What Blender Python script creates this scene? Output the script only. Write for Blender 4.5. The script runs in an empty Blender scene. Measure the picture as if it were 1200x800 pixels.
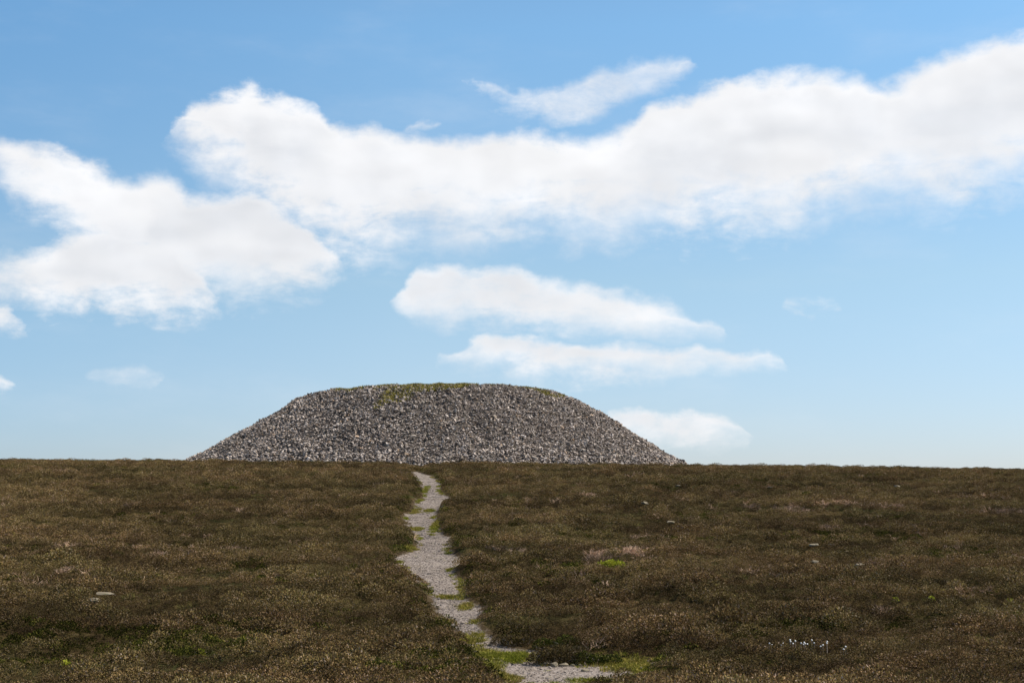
import bpy, bmesh, math, random
import numpy as np
from mathutils import Vector, Euler, Matrix

random.seed(7)
RNG = np.random.default_rng(11)
scene = bpy.context.scene
COL = scene.collection
PI = math.pi

# ---------------------------------------------------------------- camera
CAM_Z = 1.7
LENS_PX = 1667.0                       # 50 mm on a 36 mm sensor, for a 1200 px wide frame
PITCH = math.atan(200.0 / LENS_PX)
cam_d = bpy.data.cameras.new('camera')
cam_d.lens = 50.0
cam_d.sensor_width = 36.0
cam_d.clip_start = 0.1
cam_d.clip_end = 20000.0
cam = bpy.data.objects.new('camera', cam_d)
COL.objects.link(cam)
cam.location = (0, 0, CAM_Z)
cam.rotation_euler = (PI / 2 + PITCH, 0, 0)
scene.camera = cam

# ---------------------------------------------------------------- exposure
scene.view_settings.view_transform = 'Standard'
scene.view_settings.look = 'None'
scene.view_settings.gamma = 1.0
scene.view_settings.exposure = 0.30
scene.view_settings.use_curve_mapping = False

SUN_EL = math.radians(50)
SUN_AZ = math.radians(84)              # clockwise from +Y (the view direction): from the right
SUN_STRENGTH = 5.0
SKY_STRENGTH = 0.11

# ---------------------------------------------------------------- sun
sun_dir = Vector((math.sin(SUN_AZ) * math.cos(SUN_EL), math.cos(SUN_AZ) * math.cos(SUN_EL), math.sin(SUN_EL)))
sd = bpy.data.lights.new('sun', 'SUN')
sd.energy = SUN_STRENGTH
sd.angle = math.radians(0.53)
sd.color = (1.0, 0.93, 0.82)
sun = bpy.data.objects.new('sun', sd)
COL.objects.link(sun)
sun.rotation_euler = sun_dir.to_track_quat('Z', 'Y').to_euler()
sun.location = (40, 0, 60)

# ---------------------------------------------------------------- pixel <-> direction
cp, sp = math.cos(PITCH), math.sin(PITCH)
def ray(px, py):
    a = (px - 600.0) / LENS_PX
    b = (400.0 - py) / LENS_PX
    return Vector((a, cp - b * sp, sp + b * cp))

def azel(px, py):
    d = ray(px, py).normalized()
    return math.atan2(d.x, d.y), math.asin(d.z)

# ---------------------------------------------------------------- node helper
class NT:
    def __init__(s, tree):
        s.t = tree; s.n = tree.nodes; s.l = tree.links
    def new(s, typ, **kw):
        n = s.n.new(typ)
        for k, v in kw.items(): setattr(n, k, v)
        return n
    def put(s, sock, v):
        if isinstance(v, bpy.types.NodeSocket): s.l.new(v, sock)
        elif v is not None: sock.default_value = v
    def math(s, op, a, b=None, c=None, clamp=False):
        n = s.new('ShaderNodeMath', operation=op, use_clamp=clamp)
        s.put(n.inputs[0], a); s.put(n.inputs[1], b)
        if c is not None: s.put(n.inputs[2], c)
        return n.outputs[0]
    def vmath(s, op, a, b=None):
        n = s.new('ShaderNodeVectorMath', operation=op)
        s.put(n.inputs[0], a); s.put(n.inputs[1], b)
        return n.outputs[0]
    def noise(s, vec, scale, detail=4, rough=0.5, dist=0.0, col=False):
        n = s.new('ShaderNodeTexNoise')
        s.put(n.inputs['Vector'], vec)
        n.inputs['Scale'].default_value = scale
        n.inputs['Detail'].default_value = detail
        n.inputs['Roughness'].default_value = rough
        n.inputs['Distortion'].default_value = dist
        return n.outputs['Color'] if col else n.outputs['Fac']
    def ramp(s, fac, stops, interp='LINEAR'):
        n = s.new('ShaderNodeValToRGB')
        n.color_ramp.interpolation = interp
        e = n.color_ramp.elements
        while len(e) < len(stops): e.new(0.5)
        for k, (p, c) in enumerate(stops):
            e[k].position = p
            e[k].color = (c[0], c[1], c[2], 1) if isinstance(c, (tuple, list)) else (c, c, c, 1)
        s.put(n.inputs[0], fac)
        return n.outputs[0]
    def mix(s, fac, a, b, blend='MIX'):
        n = s.new('ShaderNodeMix', data_type='RGBA', blend_type=blend)
        n.clamp_factor = True
        s.put(n.inputs[0], fac)
        s.put(n.inputs[6], (*a, 1) if isinstance(a, tuple) and len(a) == 3 else a)
        s.put(n.inputs[7], (*b, 1) if isinstance(b, tuple) and len(b) == 3 else b)
        return n.outputs[2]
    def smooth(s, v, lo, hi):
        n = s.new('ShaderNodeMapRange', interpolation_type='SMOOTHSTEP')
        s.put(n.inputs[0], v)
        n.inputs[1].default_value = lo; n.inputs[2].default_value = hi
        return n.outputs[0]

# ---------------------------------------------------------------- world: clear sky and broken cumulus, laid out by direction
world = bpy.data.worlds.new('World')
scene.world = world
world.use_nodes = True
W = NT(world.node_tree)
W.n.clear()
sky = W.new('ShaderNodeTexSky', sky_type='NISHITA')
sky.sun_disc = False
sky.sun_elevation = SUN_EL
sky.sun_rotation = SUN_AZ
sky.altitude = 320
sky.air_density = 1.0
sky.dust_density = 0.6
sky.ozone_density = 2.2

AZ0, AZ1 = -0.40, 0.40
EL0, EL1 = -0.05, 0.50
tc = W.new('ShaderNodeTexCoord').outputs['Generated']
sep = W.new('ShaderNodeSeparateXYZ'); W.l.new(tc, sep.inputs[0])
az = W.math('ARCTAN2', sep.outputs[0], sep.outputs[1])
el = W.math('ARCSINE', sep.outputs[2])
comb = W.new('ShaderNodeCombineXYZ'); W.l.new(az, comb.inputs[0]); W.l.new(W.math('MULTIPLY', el, 1.35), comb.inputs[1])
sky_uv = comb.outputs[0]
PXR = 1.0 / LENS_PX                                            # one pixel of the photograph in radians
def warp(scale, amp, detail, off):
    c = W.noise(W.vmath('ADD', sky_uv, off), scale, detail, 0.55, col=True)
    return W.vmath('MULTIPLY', W.vmath('SUBTRACT', c, (0.5, 0.5, 0.5)), (amp, amp, amp))
w1 = warp(14, 34 * PXR, 2, (3.1, 1.7, 0.3))
w2 = warp(42, 38 * PXR, 7, (7.3, 2.9, 1.1))
ws = W.new('ShaderNodeSeparateXYZ'); W.l.new(W.vmath('ADD', w1, w2), ws.inputs[0])
azw = W.math('ADD', az, ws.outputs[0])
elw = W.math('ADD', el, W.math('MULTIPLY', ws.outputs[1], 0.8))
azn = W.math('DIVIDE', W.math('SUBTRACT', azw, AZ0), AZ1 - AZ0)

def curve(pts):
    n = W.new('ShaderNodeFloatCurve')
    cv = n.mapping.curves[0]
    P = []
    for (px, py) in pts:
        a, e = azel(px, py)
        P.append(((a - AZ0) / (AZ1 - AZ0), (e - EL0) / (EL1 - EL0)))
    P = [(min(max(x, 0), 1), min(max(y, 0), 1)) for x, y in P]
    while len(cv.points) < len(P): cv.points.new(0.5, 0.5)
    for p, (x, y) in zip(cv.points, sorted(P)):
        p.location = (x, y); p.handle_type = 'VECTOR'
    n.mapping.update()
    W.l.new(azn, n.inputs['Value'])
    return W.math('MULTIPLY_ADD', n.outputs[0], EL1 - EL0, EL0)

def cloud(top, bot, st, sb, dens=1.0, off=0.2):
    """soft band between two outlines; st, sb: softness of the top and bottom edge in photo pixels"""
    x0, y0 = top[0]; x1, y1 = top[-1]
    top = list(top); bot = list(bot)
    if x0 > -30:
        top = [(-70, y0 + 60), (x0 - 30, y0 + 60)] + top; bot = [(-70, y0 - 60), (x0 - 30, y0 - 60)] + bot
    if x1 < 1230:
        top = top + [(x1 + 30, y1 + 60), (1270, y1 + 60)]; bot = bot + [(x1 + 30, y1 - 60), (1270, y1 - 60)]
    T, B = curve(top), curve(bot)
    a = W.math('DIVIDE', W.math('SUBTRACT', T, elw), st * 1.25 * PXR)
    b = W.math('DIVIDE', W.math('SUBTRACT', elw, B), sb * 1.9 * PXR)
    q = W.math('MINIMUM', a, b)
    q = W.math('MINIMUM', W.math('ADD', q, off), dens)
    return q, W.math('SUBTRACT', T, elw)

CL = [
 ([(200,150),(208,138),(216,124),(236,124),(262,112),(290,99),(310,116),(345,116),(375,126),(390,150),(415,152),(440,146),(470,158),(512,160),(540,166),(580,158),(610,152),(650,160),(690,167),(730,158),(745,145),(765,125),(800,119),(840,102),(890,95),(940,91),(985,88),(1010,91),(1035,104),(1060,88),(1085,70),(1110,62),(1150,54),(1200,40),(1265,26)],
  [(200,152),(215,178),(240,200),(262,214),(280,236),(320,262),(360,285),(400,292),(440,292),(480,280),(500,276),(560,274),(620,266),(680,272),(720,275),(760,264),(850,257),(900,260),(945,262),(958,244),(1000,234),(1060,228),(1110,234),(1150,217),(1200,206),(1265,196)], 13, 34, 2.2, 0.45),
 ([(-70,165),(0,165),(30,171),(60,172),(90,182),(120,195),(140,210),(160,214),(190,207),(205,214),(218,230),(260,229),(290,226),(320,235),(350,252),(380,285),(396,305)],
  [(-70,195),(0,200),(20,228),(50,248),(75,262),(110,300),(150,330),(250,335),(350,338),(378,330),(396,318)], 14, 26, 1.6, 0.5),
 ([(-70,312),(0,298),(30,290),(60,278),(80,262),(120,248),(200,262),(240,300),(262,345)],
  [(-70,342),(0,350),(40,364),(100,370),(160,374),(220,374),(250,368),(262,352)], 22, 20, 1.5, 0.25),
 ([(462,345),(474,325),(486,308),(530,304),(560,309),(600,311),(640,324),(680,334),(710,344),(750,350),(790,356),(808,367),(840,384)],
  [(462,350),(485,376),(510,382),(560,384),(620,390),(680,394),(740,398),(800,398),(840,398)], 12, 17, 1.2),
 ([(512,417),(540,409),(560,394),(575,387),(600,392),(650,401),(700,407),(725,401),(760,407),(830,412),(880,414),(925,423)],
  [(512,423),(545,427),(580,437),(620,445),(680,449),(740,448),(800,443),(850,439),(900,434),(925,430)], 9, 17, 1.1),
 ([(690,500),(720,482),(740,479),(780,480),(815,478),(840,487),(862,499),(874,509)],
  [(690,506),(720,518),(760,522),(820,522),(860,519),(874,515)], 8, 15, 1.0),
 ([(540,103),(570,97),(600,104),(640,99),(680,87),(720,79),(760,71),(808,69)],
  [(540,108),(570,114),(600,130),(650,146),(680,146),(700,134),(720,122),(770,112),(795,94),(812,76)], 15, 20, 0.66),
 ([(-70,340),(-20,342),(0,350),(15,362),(25,376)],[(-70,395),(-20,392),(0,391),(15,389),(25,384)], 10, 14, 1.0),
 ([(-70,430),(-20,432),(0,436),(12,444),(20,452)],[(-70,464),(-20,462),(0,461),(12,461),(20,458)], 8, 12, 0.9),
 ([(466,150),(485,143),(498,139),(514,141)],[(466,156),(485,160),(500,158),(514,148)], 10, 12, 0.5, 0.1),
 ([(105,438),(130,433),(160,436),(190,446)],[(105,442),(130,450),(160,454),(190,452)], 14, 14, 0.22),
 ([(920,358),(945,353),(980,359)],[(920,362),(945,365),(980,363)], 12, 12, 0.06),
 ([(395,312),(410,300),(440,286),(475,290)],[(395,325),(420,318),(445,308),(475,302)], 26, 26, 0.3),
]
Q = None; DEP = None
for args in CL:
    q, dep = cloud(*args)
    if Q is None: Q = q; DEP = dep
    else: Q = W.math('MAXIMUM', Q, q)
# ragged edges
fine = W.noise(sky_uv, 60, 8, 0.62)
streak = W.new('ShaderNodeMapping'); W.l.new(sky_uv, streak.inputs[0])
streak.inputs['Rotation'].default_value = (0, 0, 0.35); streak.inputs['Scale'].default_value = (1.0, 2.1, 1)
fib = W.noise(streak.outputs[0], 26, 6, 0.6, 0.6)
rag = W.math('MULTIPLY_ADD', W.smooth(az, -0.02, -0.16), 0.15, 0.9)      # the left-hand clouds are fraying
rag = W.math('MULTIPLY', rag, W.math('MULTIPLY_ADD', W.smooth(W.noise(sky_uv, 9, 2, 0.5), 0.35, 0.65), 1.0, 0.55))
Qn = W.math('ADD', Q, W.math('MULTIPLY', rag, W.math('MULTIPLY', W.math('SUBTRACT', fine, 0.5), 1.0)))
Qn = W.math('ADD', Qn, W.math('MULTIPLY', rag, W.math('MULTIPLY', W.math('SUBTRACT', fib, 0.5), 1.1)))
alpha = W.smooth(Qn, -0.18, 1.35)
alpha = W.math('MULTIPLY', alpha, 0.97)
# the mapped clouds fade out beyond the side of the view, looser fair-weather cloud takes over
side = W.smooth(W.math('ABSOLUTE', az), 0.42, 0.6)
other = W.smooth(W.noise(sky_uv, 3.5, 7, 0.55), 0.56, 0.70)
other = W.math('MULTIPLY', other, W.smooth(el, 0.03, 0.12))
alpha = W.math('ADD', W.math('MULTIPLY', alpha, W.math('SUBTRACT', 1, side)), W.math('MULTIPLY', other, side))
# thin veil
veil = W.math('MULTIPLY', W.smooth(W.noise(streak.outputs[0], 5, 6, 0.6), 0.45, 0.85), 0.16)
alpha = W.math('MAXIMUM', alpha, veil)
# thick hearts of the clouds let less light through
body = W.noise(streak.outputs[0], 8, 2, 0.45)
low_ = W.math('MULTIPLY', W.smooth(DEP, 22 * PXR, 95 * PXR), W.smooth(Q, 0.4, 1.6))
thick = W.math('ADD', W.math('MULTIPLY', W.smooth(Qn, 0.9, 2.2), W.math('MULTIPLY', W.smooth(body, 0.40, 0.62), 0.55)), W.math('MULTIPLY', low_, W.smooth(body, 0.25, 0.6)), clamp=True)
ccol = W.mix(thick, (7.15, 7.15, 7.25), (5.95, 6.08, 6.35))
puff = W.noise(sky_uv, 16, 3, 0.45)
# billows: brighter on the side towards the sun, duller on the side away from it
def billow(scale, step, det, lo, hi):
    a_ = W.noise(sky_uv, scale, det, 0.5)
    b_ = W.noise(W.vmath('ADD', sky_uv, (step * 0.75, step, 0)), scale, det, 0.5)
    return W.ramp(W.math('MULTIPLY_ADD', W.math('SUBTRACT', a_, b_), 1.0, 0.5), [(0.36, lo), (0.64, hi)])
ccol = W.mix(1.0, ccol, billow(13, 0.018, 2, 0.95, 1.04), 'MULTIPLY')
ccol = W.mix(1.0, ccol, billow(34, 0.008, 2, 0.985, 1.015), 'MULTIPLY')
ccol = W.mix(1.0, ccol, W.ramp(puff, [(0.32, 0.97), (0.62, 1.015)]), 'MULTIPLY')
hs = W.new('ShaderNodeHueSaturation'); W.l.new(sky.outputs[0], hs.inputs['Color'])
hs.inputs['Saturation'].default_value = 1.0
hs.inputs['Value'].default_value = 1.0
air = W.ramp(W.math('DIVIDE', el, 0.8), [(0.03, (.405, .415, .515)), (0.20, (.535, .555, .525)), (0.42, (.53, .67, .665)), (0.85, (.5, .5, .5))])
lr = W.ramp(W.math('MULTIPLY_ADD', az, 1.0, 0.5), [(0.12, (.80, .88, .94)), (0.42, (1, 1, 1)), (0.9, (1.0, 1.0, 1.0))])
skyc = W.mix(1.0, W.mix(1.0, hs.outputs[0], air, 'MULTIPLY'), lr, 'MULTIPLY')
skyc = W.vmath('SCALE', skyc)
skyc.node.inputs['Scale'].default_value = 2.0
final = W.mix(alpha, skyc, ccol)
bg = W.new('ShaderNodeBackground'); W.l.new(final, bg.inputs[0]); bg.inputs[1].default_value = SKY_STRENGTH
wo = W.new('ShaderNodeOutputWorld'); W.l.new(bg.outputs[0], wo.inputs[0])
world.cycles.sampling_method = 'MANUAL'
world.cycles.sample_map_resolution = 512

# ---------------------------------------------------------------- numpy noise
def _hash(ix, iy, seed):
    h = (ix.astype(np.int64) * 374761393 + iy.astype(np.int64) * 668265263 + seed * 974634777) & 0xffffffff
    h = ((h ^ (h >> 13)) * 1274126177) & 0xffffffff
    h = (h ^ (h >> 16)) & 0xffffffff
    return h.astype(np.float64) / 0xffffffff
def vnoise(x, y, seed=0):
    x = np.asarray(x, float); y = np.asarray(y, float)
    ix, iy = np.floor(x), np.floor(y)
    fx, fy = x - ix, y - iy
    fx = fx * fx * (3 - 2 * fx); fy = fy * fy * (3 - 2 * fy)
    a = _hash(ix, iy, seed); b = _hash(ix + 1, iy, seed); c = _hash(ix, iy + 1, seed); d = _hash(ix + 1, iy + 1, seed)
    return (a * (1 - fx) + b * fx) * (1 - fy) + (c * (1 - fx) + d * fx) * fy - 0.5
def fbm(x, y, seed=0, oct=4):
    s = 0; a = 1.0
    for k in range(oct):
        s = s + a * vnoise(x * 2 ** k, y * 2 ** k, seed + k * 17); a *= 0.5
    return s
def sstep(v, a, b):
    t = np.clip((np.asarray(v, float) - a) / (b - a), 0, 1)
    return t * t * (3 - 2 * t)

# ---------------------------------------------------------------- terrain height (metres, +Y is the view direction)
PY = np.array([-6000, -800, -60, 0, 10, 20, 27, 32, 40, 60, 80, 100, 112, 118, 122, 128, 136, 165, 220, 300, 600, 2500, 7000], float)
SL = lambda y: CAM_Z - 6.1 + 0.0845 * y
PZ = np.array([-140, -70, -1.5, 0, -0.35, -1.2, -1.85, SL(32), SL(40), SL(60), SL(80), SL(100), SL(112), SL(118) - .08, SL(122) - .28, SL(128) - .7, 5.75, 5.8, 5.4, 1, -40, -130, -190], float)
def base_h(x, y):
    y = np.asarray(y, float); x = np.asarray(x, float)
    z = np.interp(y, PY, PZ)
    for o in (-2.5, 2.5):
        z = z + np.interp(y + o, PY, PZ)
    z = z / 3
    z = z - 0.0092 * np.clip(x, -90, 90) * sstep(y, 20, 118) * (1 - sstep(y, 260, 700))
    notch = np.exp(-((x + 0.066 * y) / 1.3) ** 2) * sstep(y, 108, 116) * (1 - sstep(y, 134, 140))      # the worn way over the crest
    return z - 0.32 * notch
def relief(x, y):
    near = 1 - sstep(np.hypot(x, y - 80), 150, 400)
    r = 0.42 * fbm(x / 26, y / 11, 3, 3) + 0.24 * fbm(x / 6.0, y / 3.2, 5, 3) + 0.19 * fbm(x / 1.7, y / 1.2, 8, 2)
    return r * near * (1 - 0.75 * sstep(y, 100, 118))

def project(px, py, lift=0.0, f=None):
    """where the sight line through a photo pixel meets the ground"""
    f = f or (lambda x, y: base_h(x, y))
    d = ray(px, py)
    ys = np.linspace(12, 135, 2500)
    k = ys / d.y
    xs = d.x * k; zs = CAM_Z + d.z * k
    g = f(xs, ys) + lift
    i = int(np.argmax(g >= zs))
    if g[i] < zs[i]: i = int(np.argmin(zs - g))
    return xs[i], ys[i]

LEFT = [(484,550),(484,552),(487,561),(497,568),(497,581),(487,589),(485,598),(474,603),(476,613),(487,623),(491,638),(485,645),(464,649),(466,659),(479,670),(489,678),(502,690),(512,698),(512,709),(523,722),(537,735),(552,746),(562,758),(573,767),(580,779),(596,789),(599,797),(598,806),(596,822),(594,880)]
RIGHT = [(486,550),(502,554),(514,561),(512,571),(525,582),(523,589),(508,597),(508,607),(507,616),(518,624),(525,629),(523,641),(529,650),(544,654),(541,660),(525,664),(525,672),(538,675),(539,681),(537,691),(542,699),(560,706),(555,716),(551,728),(565,735),(580,745),(593,752),(640,756),(700,759),(735,764),(762,772),(752,781),(728,787),(690,791),(655,796),(648,802),(646,812),(648,830),(664,880)]
def edge(pts):
    P = sorted([project(a, b, 0.06) for a, b in pts], key=lambda p: p[1])
    return np.array([p[0] for p in P]), np.array([p[1] for p in P])
LX, LY = edge(LEFT); RX, RY = edge(RIGHT)
LX = LX - .06; RX = RX + .14
Y_TOP = max(LY.max(), RY.max()); Y_BOT = 22.0
def path_edges(y):
    jl = 0.10 * vnoise(y * 2.3, y * 0 + 1, 31); jr = 0.10 * vnoise(y * 2.3, y * 0 + 9, 37)
    sm = lambda A_, B_: (np.interp(y - .45, A_, B_) + 2 * np.interp(y, A_, B_) + np.interp(y + .45, A_, B_)) / 4
    return sm(LY, LX) + jl, sm(RY, RX) + jr
def path_in(x, y):
    """positive inside the path (metres to the nearest side)"""
    l, r = path_edges(np.asarray(y, float))
    q = np.minimum(x - l, r - x)
    return np.where(y > Y_TOP, -1 - 0 * q, q)
def H(x, y):
    x = np.asarray(x, float); y = np.asarray(y, float)
    q = path_in(x, y)
    inside = sstep(q, -0.5, 0.15)
    return base_h(x, y) + relief(x, y) * (1 - 0.6 * inside) - 0.12 * inside

def at(px, py, lift=0.0):
    x, y = project(px, py, lift, H)
    return Vector((x, y, float(H(x, y))))

# ---------------------------------------------------------------- object helpers
def tag(o, label=None, cat=None, group=None, kind=None):
    if label: o['label'] = label
    if cat: o['category'] = cat
    if group: o['group'] = group
    if kind: o['kind'] = kind
    return o
def link(name, me, mat=None, parent=None):
    o = bpy.data.objects.new(name, me)
    if mat and me is not None and not me.materials: me.materials.append(mat)
    COL.objects.link(o)
    if parent: o.parent = parent
    return o
def empty(name, loc, rz=0):
    o = bpy.data.objects.new(name, None)
    o.empty_display_size = 0.3
    COL.objects.link(o); o.location = loc; o.rotation_euler = (0, 0, rz)
    return o
def np_mesh(name, V, F, smooth=False, attr=None):
    """V (n,3); F (m,k) faces of one size; attr: dict name -> (n,4) point colours"""
    me = bpy.data.meshes.new(name)
    V = np.asarray(V, np.float32); F = np.asarray(F, np.int32)
    me.vertices.add(len(V)); me.vertices.foreach_set('co', V.ravel())
    k = F.shape[1]
    me.loops.add(F.size); me.loops.foreach_set('vertex_index', F.ravel())
    me.polygons.add(len(F))
    me.polygons.foreach_set('loop_start', np.arange(0, F.size, k, dtype=np.int32))
    me.polygons.foreach_set('loop_total', np.full(len(F), k, np.int32))
    me.polygons.foreach_set('use_smooth', np.full(len(F), smooth, bool))
    me.update(calc_edges=True)
    if attr:
        for n, a in attr.items():
            at_ = me.attributes.new(n, 'FLOAT_COLOR', 'POINT')
            at_.data.foreach_set('color', np.asarray(a, np.float32).ravel())
    return me

def material(name, rough=0.9):
    m = bpy.data.materials.new(name); m.use_nodes = True
    t = NT(m.node_tree)
    b = m.node_tree.nodes['Principled BSDF']
    b.inputs['Roughness'].default_value = rough
    b.inputs['Specular IOR Level'].default_value = 0.0
    return m, t, b
def bump(t, b, h, strength, dist):
    n = t.new('ShaderNodeBump'); n.inputs['Strength'].default_value = strength; n.inputs['Distance'].default_value = dist
    t.put(n.inputs['Height'], h); t.l.new(n.outputs[0], b.inputs['Normal'])

# ---------------------------------------------------------------- materials
m_ground, t, b = material('peat_ground', 1.0)
pos = t.new('ShaderNodeNewGeometry').outputs['Position']
c = t.ramp(t.noise(pos, 1.8, 8, 0.65), [(0.30, (0.022, 0.015, 0.008)), (0.50, (0.055, 0.038, 0.018)), (0.62, (0.075, 0.056, 0.022)), (0.75, (0.12, 0.085, 0.05))])
c = t.mix(t.smooth(t.noise(pos, 0.12, 4), 0.45, 0.65), c, (0.045, 0.047, 0.018))
t.l.new(c, b.inputs['Base Color']); bump(t, b, t.noise(pos, 9, 6, 0.7), 0.9, 0.08)

m_path, t, b = material('gravel_path', 0.95)
pos = t.new('ShaderNodeNewGeometry').outputs['Position']
vor = t.new('ShaderNodeTexVoronoi'); t.l.new(pos, vor.inputs['Vector']); vor.inputs['Scale'].default_value = 15
c = t.ramp(vor.outputs['Color'], [(0.15, (0.16, 0.130, 0.107)), (0.5, (0.235, 0.195, 0.165)), (0.9, (0.31, 0.265, 0.23))])
c = t.mix(t.smooth(t.noise(pos, 0.9, 6, 0.65), 0.52, 0.75), c, (0.17, 0.14, 0.095))
c = t.mix(t.smooth(t.noise(pos, 3.5, 5, 0.7), 0.60, 0.72), c, (0.20, 0.19, 0.07))
wa = t.new('ShaderNodeAttribute', attribute_type='GEOMETRY', attribute_name='wear').outputs['Fac']     # trodden middle, peaty margins
wn = t.math('ADD', wa, t.math('MULTIPLY', t.math('SUBTRACT', t.noise(pos, 2.2, 6, 0.7), 0.5), 0.9))
c = t.mix(t.smooth(wn, 0.34, 0.10), c, (0.060, 0.043, 0.024))
t.l.new(c, b.inputs['Base Color']); bump(t, b, vor.outputs['Distance'], 0.7, 0.03)

def rock_material(name, stops, moss=0.0, scale=7):
    m, t, b = material(name, 0.9)
    g = t.new('ShaderNodeNewGeometry')
    tc_ = t.new('ShaderNodeTexCoord').outputs['Object']
    c = t.ramp(g.outputs['Random Per Island'], stops)
    n = t.noise(tc_, scale, 6, 0.65)
    c = t.mix(1.0, c, t.ramp(t.noise(tc_, 0.22, 4, 0.6), [(0.35, 0.78), (0.65, 1.22)]), 'MULTIPLY') if scale == 3 else c
    c = t.mix(1.0, c, t.ramp(n, [(0.3, 0.62), (0.55, 1.0), (0.75, 1.22)]), 'MULTIPLY')
    if moss:
        c = t.mix(t.math('MULTIPLY', t.smooth(t.noise(tc_, 2.6, 5, 0.6), 0.58, 0.66), moss), c, (0.10, 0.11, 0.035))
    t.l.new(c, b.inputs['Base Color']); bump(t, b, t.noise(tc_, scale * 2.5, 5, 0.7), 0.5, 0.03)
    return m
STOPS = [(0.0, (0.12, 0.10, 0.09)), (0.25, (0.23, 0.190, 0.158)), (0.55, (0.365, 0.305, 0.262)), (0.8, (0.46, 0.39, 0.335)), (0.95, (0.55, 0.475, 0.42)), (1.0, (0.44, 0.30, 0.19))]
m_stone = rock_material('limestone_cobble', STOPS, 0.35, 3)
m_core = rock_material('rubble_core', [(0, (0.10, 0.083, 0.072)), (1, (0.10, 0.083, 0.072))], 0.2, 2)  # darker than the stones: shade of the gaps put into its colour
m_pale = rock_material('pale_lichened_rock', [(0, (0.21, 0.175, 0.125)), (1, (0.25, 0.21, 0.15))], 0.5, 9)
m_gravel = rock_material('gravel_chips', [(0.0, (0.15, 0.125, 0.105)), (0.5, (0.235, 0.195, 0.168)), (1.0, (0.33, 0.285, 0.25))], 0, 14)

def leaf_material(name, stops, tint=True, trans=0.12, patch=None):
    """foliage colour by sprig, varied by plant (tint, stored on the scatter points)"""
    m, t, b = material(name, 0.85)
    b.inputs['Specular IOR Level'].default_value = 0.03
    g = t.new('ShaderNodeNewGeometry')
    c = t.ramp(g.outputs['Random Per Island'], stops)
    if tint:
        a = t.new('ShaderNodeAttribute', attribute_type='INSTANCER', attribute_name='tint')
        c = t.mix(1.0, c, a.outputs['Color'], 'MULTIPLY')
    t.l.new(c, b.inputs['Base Color'])
    if trans:
        tr = t.new('ShaderNodeBsdfTranslucent'); t.l.new(c, tr.inputs[0])
        mx = t.new('ShaderNodeMixShader'); mx.inputs[0].default_value = trans
        t.l.new(b.outputs[0], mx.inputs[1]); t.l.new(tr.outputs[0], mx.inputs[2])
        t.l.new(mx.outputs[0], m.node_tree.nodes['Material Output'].inputs[0])
    return m
HS = [(0.0, (0.034, 0.025, 0.008)), (0.18, (0.090, 0.060, 0.022)), (0.45, (0.155, 0.106, 0.042)), (0.62, (0.142, 0.118, 0.034)), (0.80, (0.215, 0.152, 0.070)), (0.93, (0.23, 0.17, 0.10)), (1.0, (0.29, 0.235, 0.17))]
GS = [(0.0, (0.014, 0.019, 0.004)), (0.4, (0.034, 0.042, 0.008)), (0.8, (0.066, 0.074, 0.012)), (1.0, (0.14, 0.135, 0.03))]
YS = [(0.0, (0.085, 0.100, 0.022)), (0.5, (0.18, 0.20, 0.040)), (0.85, (0.27, 0.25, 0.075)), (1.0, (0.36, 0.31, 0.15))]
DS = [(0.0, (0.12, 0.085, 0.065)), (0.4, (0.25, 0.19, 0.15)), (0.8, (0.37, 0.29, 0.235)), (1.0, (0.48, 0.40, 0.34))]
m_heather = leaf_material('heather_foliage', HS)
m_green = leaf_material('bilberry_foliage', GS)
m_grass = leaf_material('moor_grass', YS)
m_dead = leaf_material('bleached_twigs', DS, trans=0)
m_heather_l = leaf_material('bush_heather_foliage', [(p_, tuple(v * .62 for v in c_)) for p_, c_ in HS], tint=False)
m_green_l = leaf_material('bush_green_foliage', GS, tint=False)
m_lime = leaf_material('young_fern_leaves', [(0.0, (0.18, 0.20, 0.02)), (0.5, (0.34, 0.36, 0.035)), (1.0, (0.50, 0.48, 0.07))], tint=False, trans=0.25)
m_grass_l = leaf_material('turf_grass', [(0.0, (0.06, 0.052, 0.016)), (0.4, (0.20, 0.175, 0.038)), (0.75, (0.34, 0.29, 0.065)), (1.0, (0.48, 0.38, 0.16))], tint=False)
m_twig = leaf_material('woody_stem', DS, tint=False, trans=0)
m_cotton, t, b = material('cotton_tuft', 1.0)
b.inputs['Base Color'].default_value = (0.78, 0.76, 0.72, 1)
bump(t, b, t.noise(t.new('ShaderNodeTexCoord').outputs['Object'], 90, 4), 0.6, 0.01)

# ---------------------------------------------------------------- ground sheet
def graded(dense, far, n=26):
    lo, hi = dense[0], dense[-1]
    g = np.geomspace(1.0, far, n)
    return np.concatenate([lo - g[::-1], dense, hi + g])
xs = graded(np.unique(np.concatenate([np.arange(-66, -14, 0.6), np.arange(-14, 14, 0.25), np.arange(14, 66, 0.6)])), 6000)
ys = graded(np.unique(np.concatenate([np.arange(-8, 24, 1.0), np.arange(24, 62, 0.22), np.arange(62, 128, 0.35), np.arange(128, 215, 2.0)])), 6000)
X, Y = np.meshgrid(xs, ys)
Z = H(X, Y)
V = np.stack([X, Y, Z], -1).reshape(-1, 3)
nx, ny = len(xs), len(ys)
I = np.arange(nx * ny).reshape(ny, nx)
F = np.stack([I[:-1, :-1], I[:-1, 1:], I[1:, 1:], I[1:, :-1]], -1).reshape(-1, 4)
tag(link('ground', np_mesh('ground', V, F, True), m_ground), 'brown peaty moorland rising to the crest below the stone cairn', kind='structure')

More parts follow.
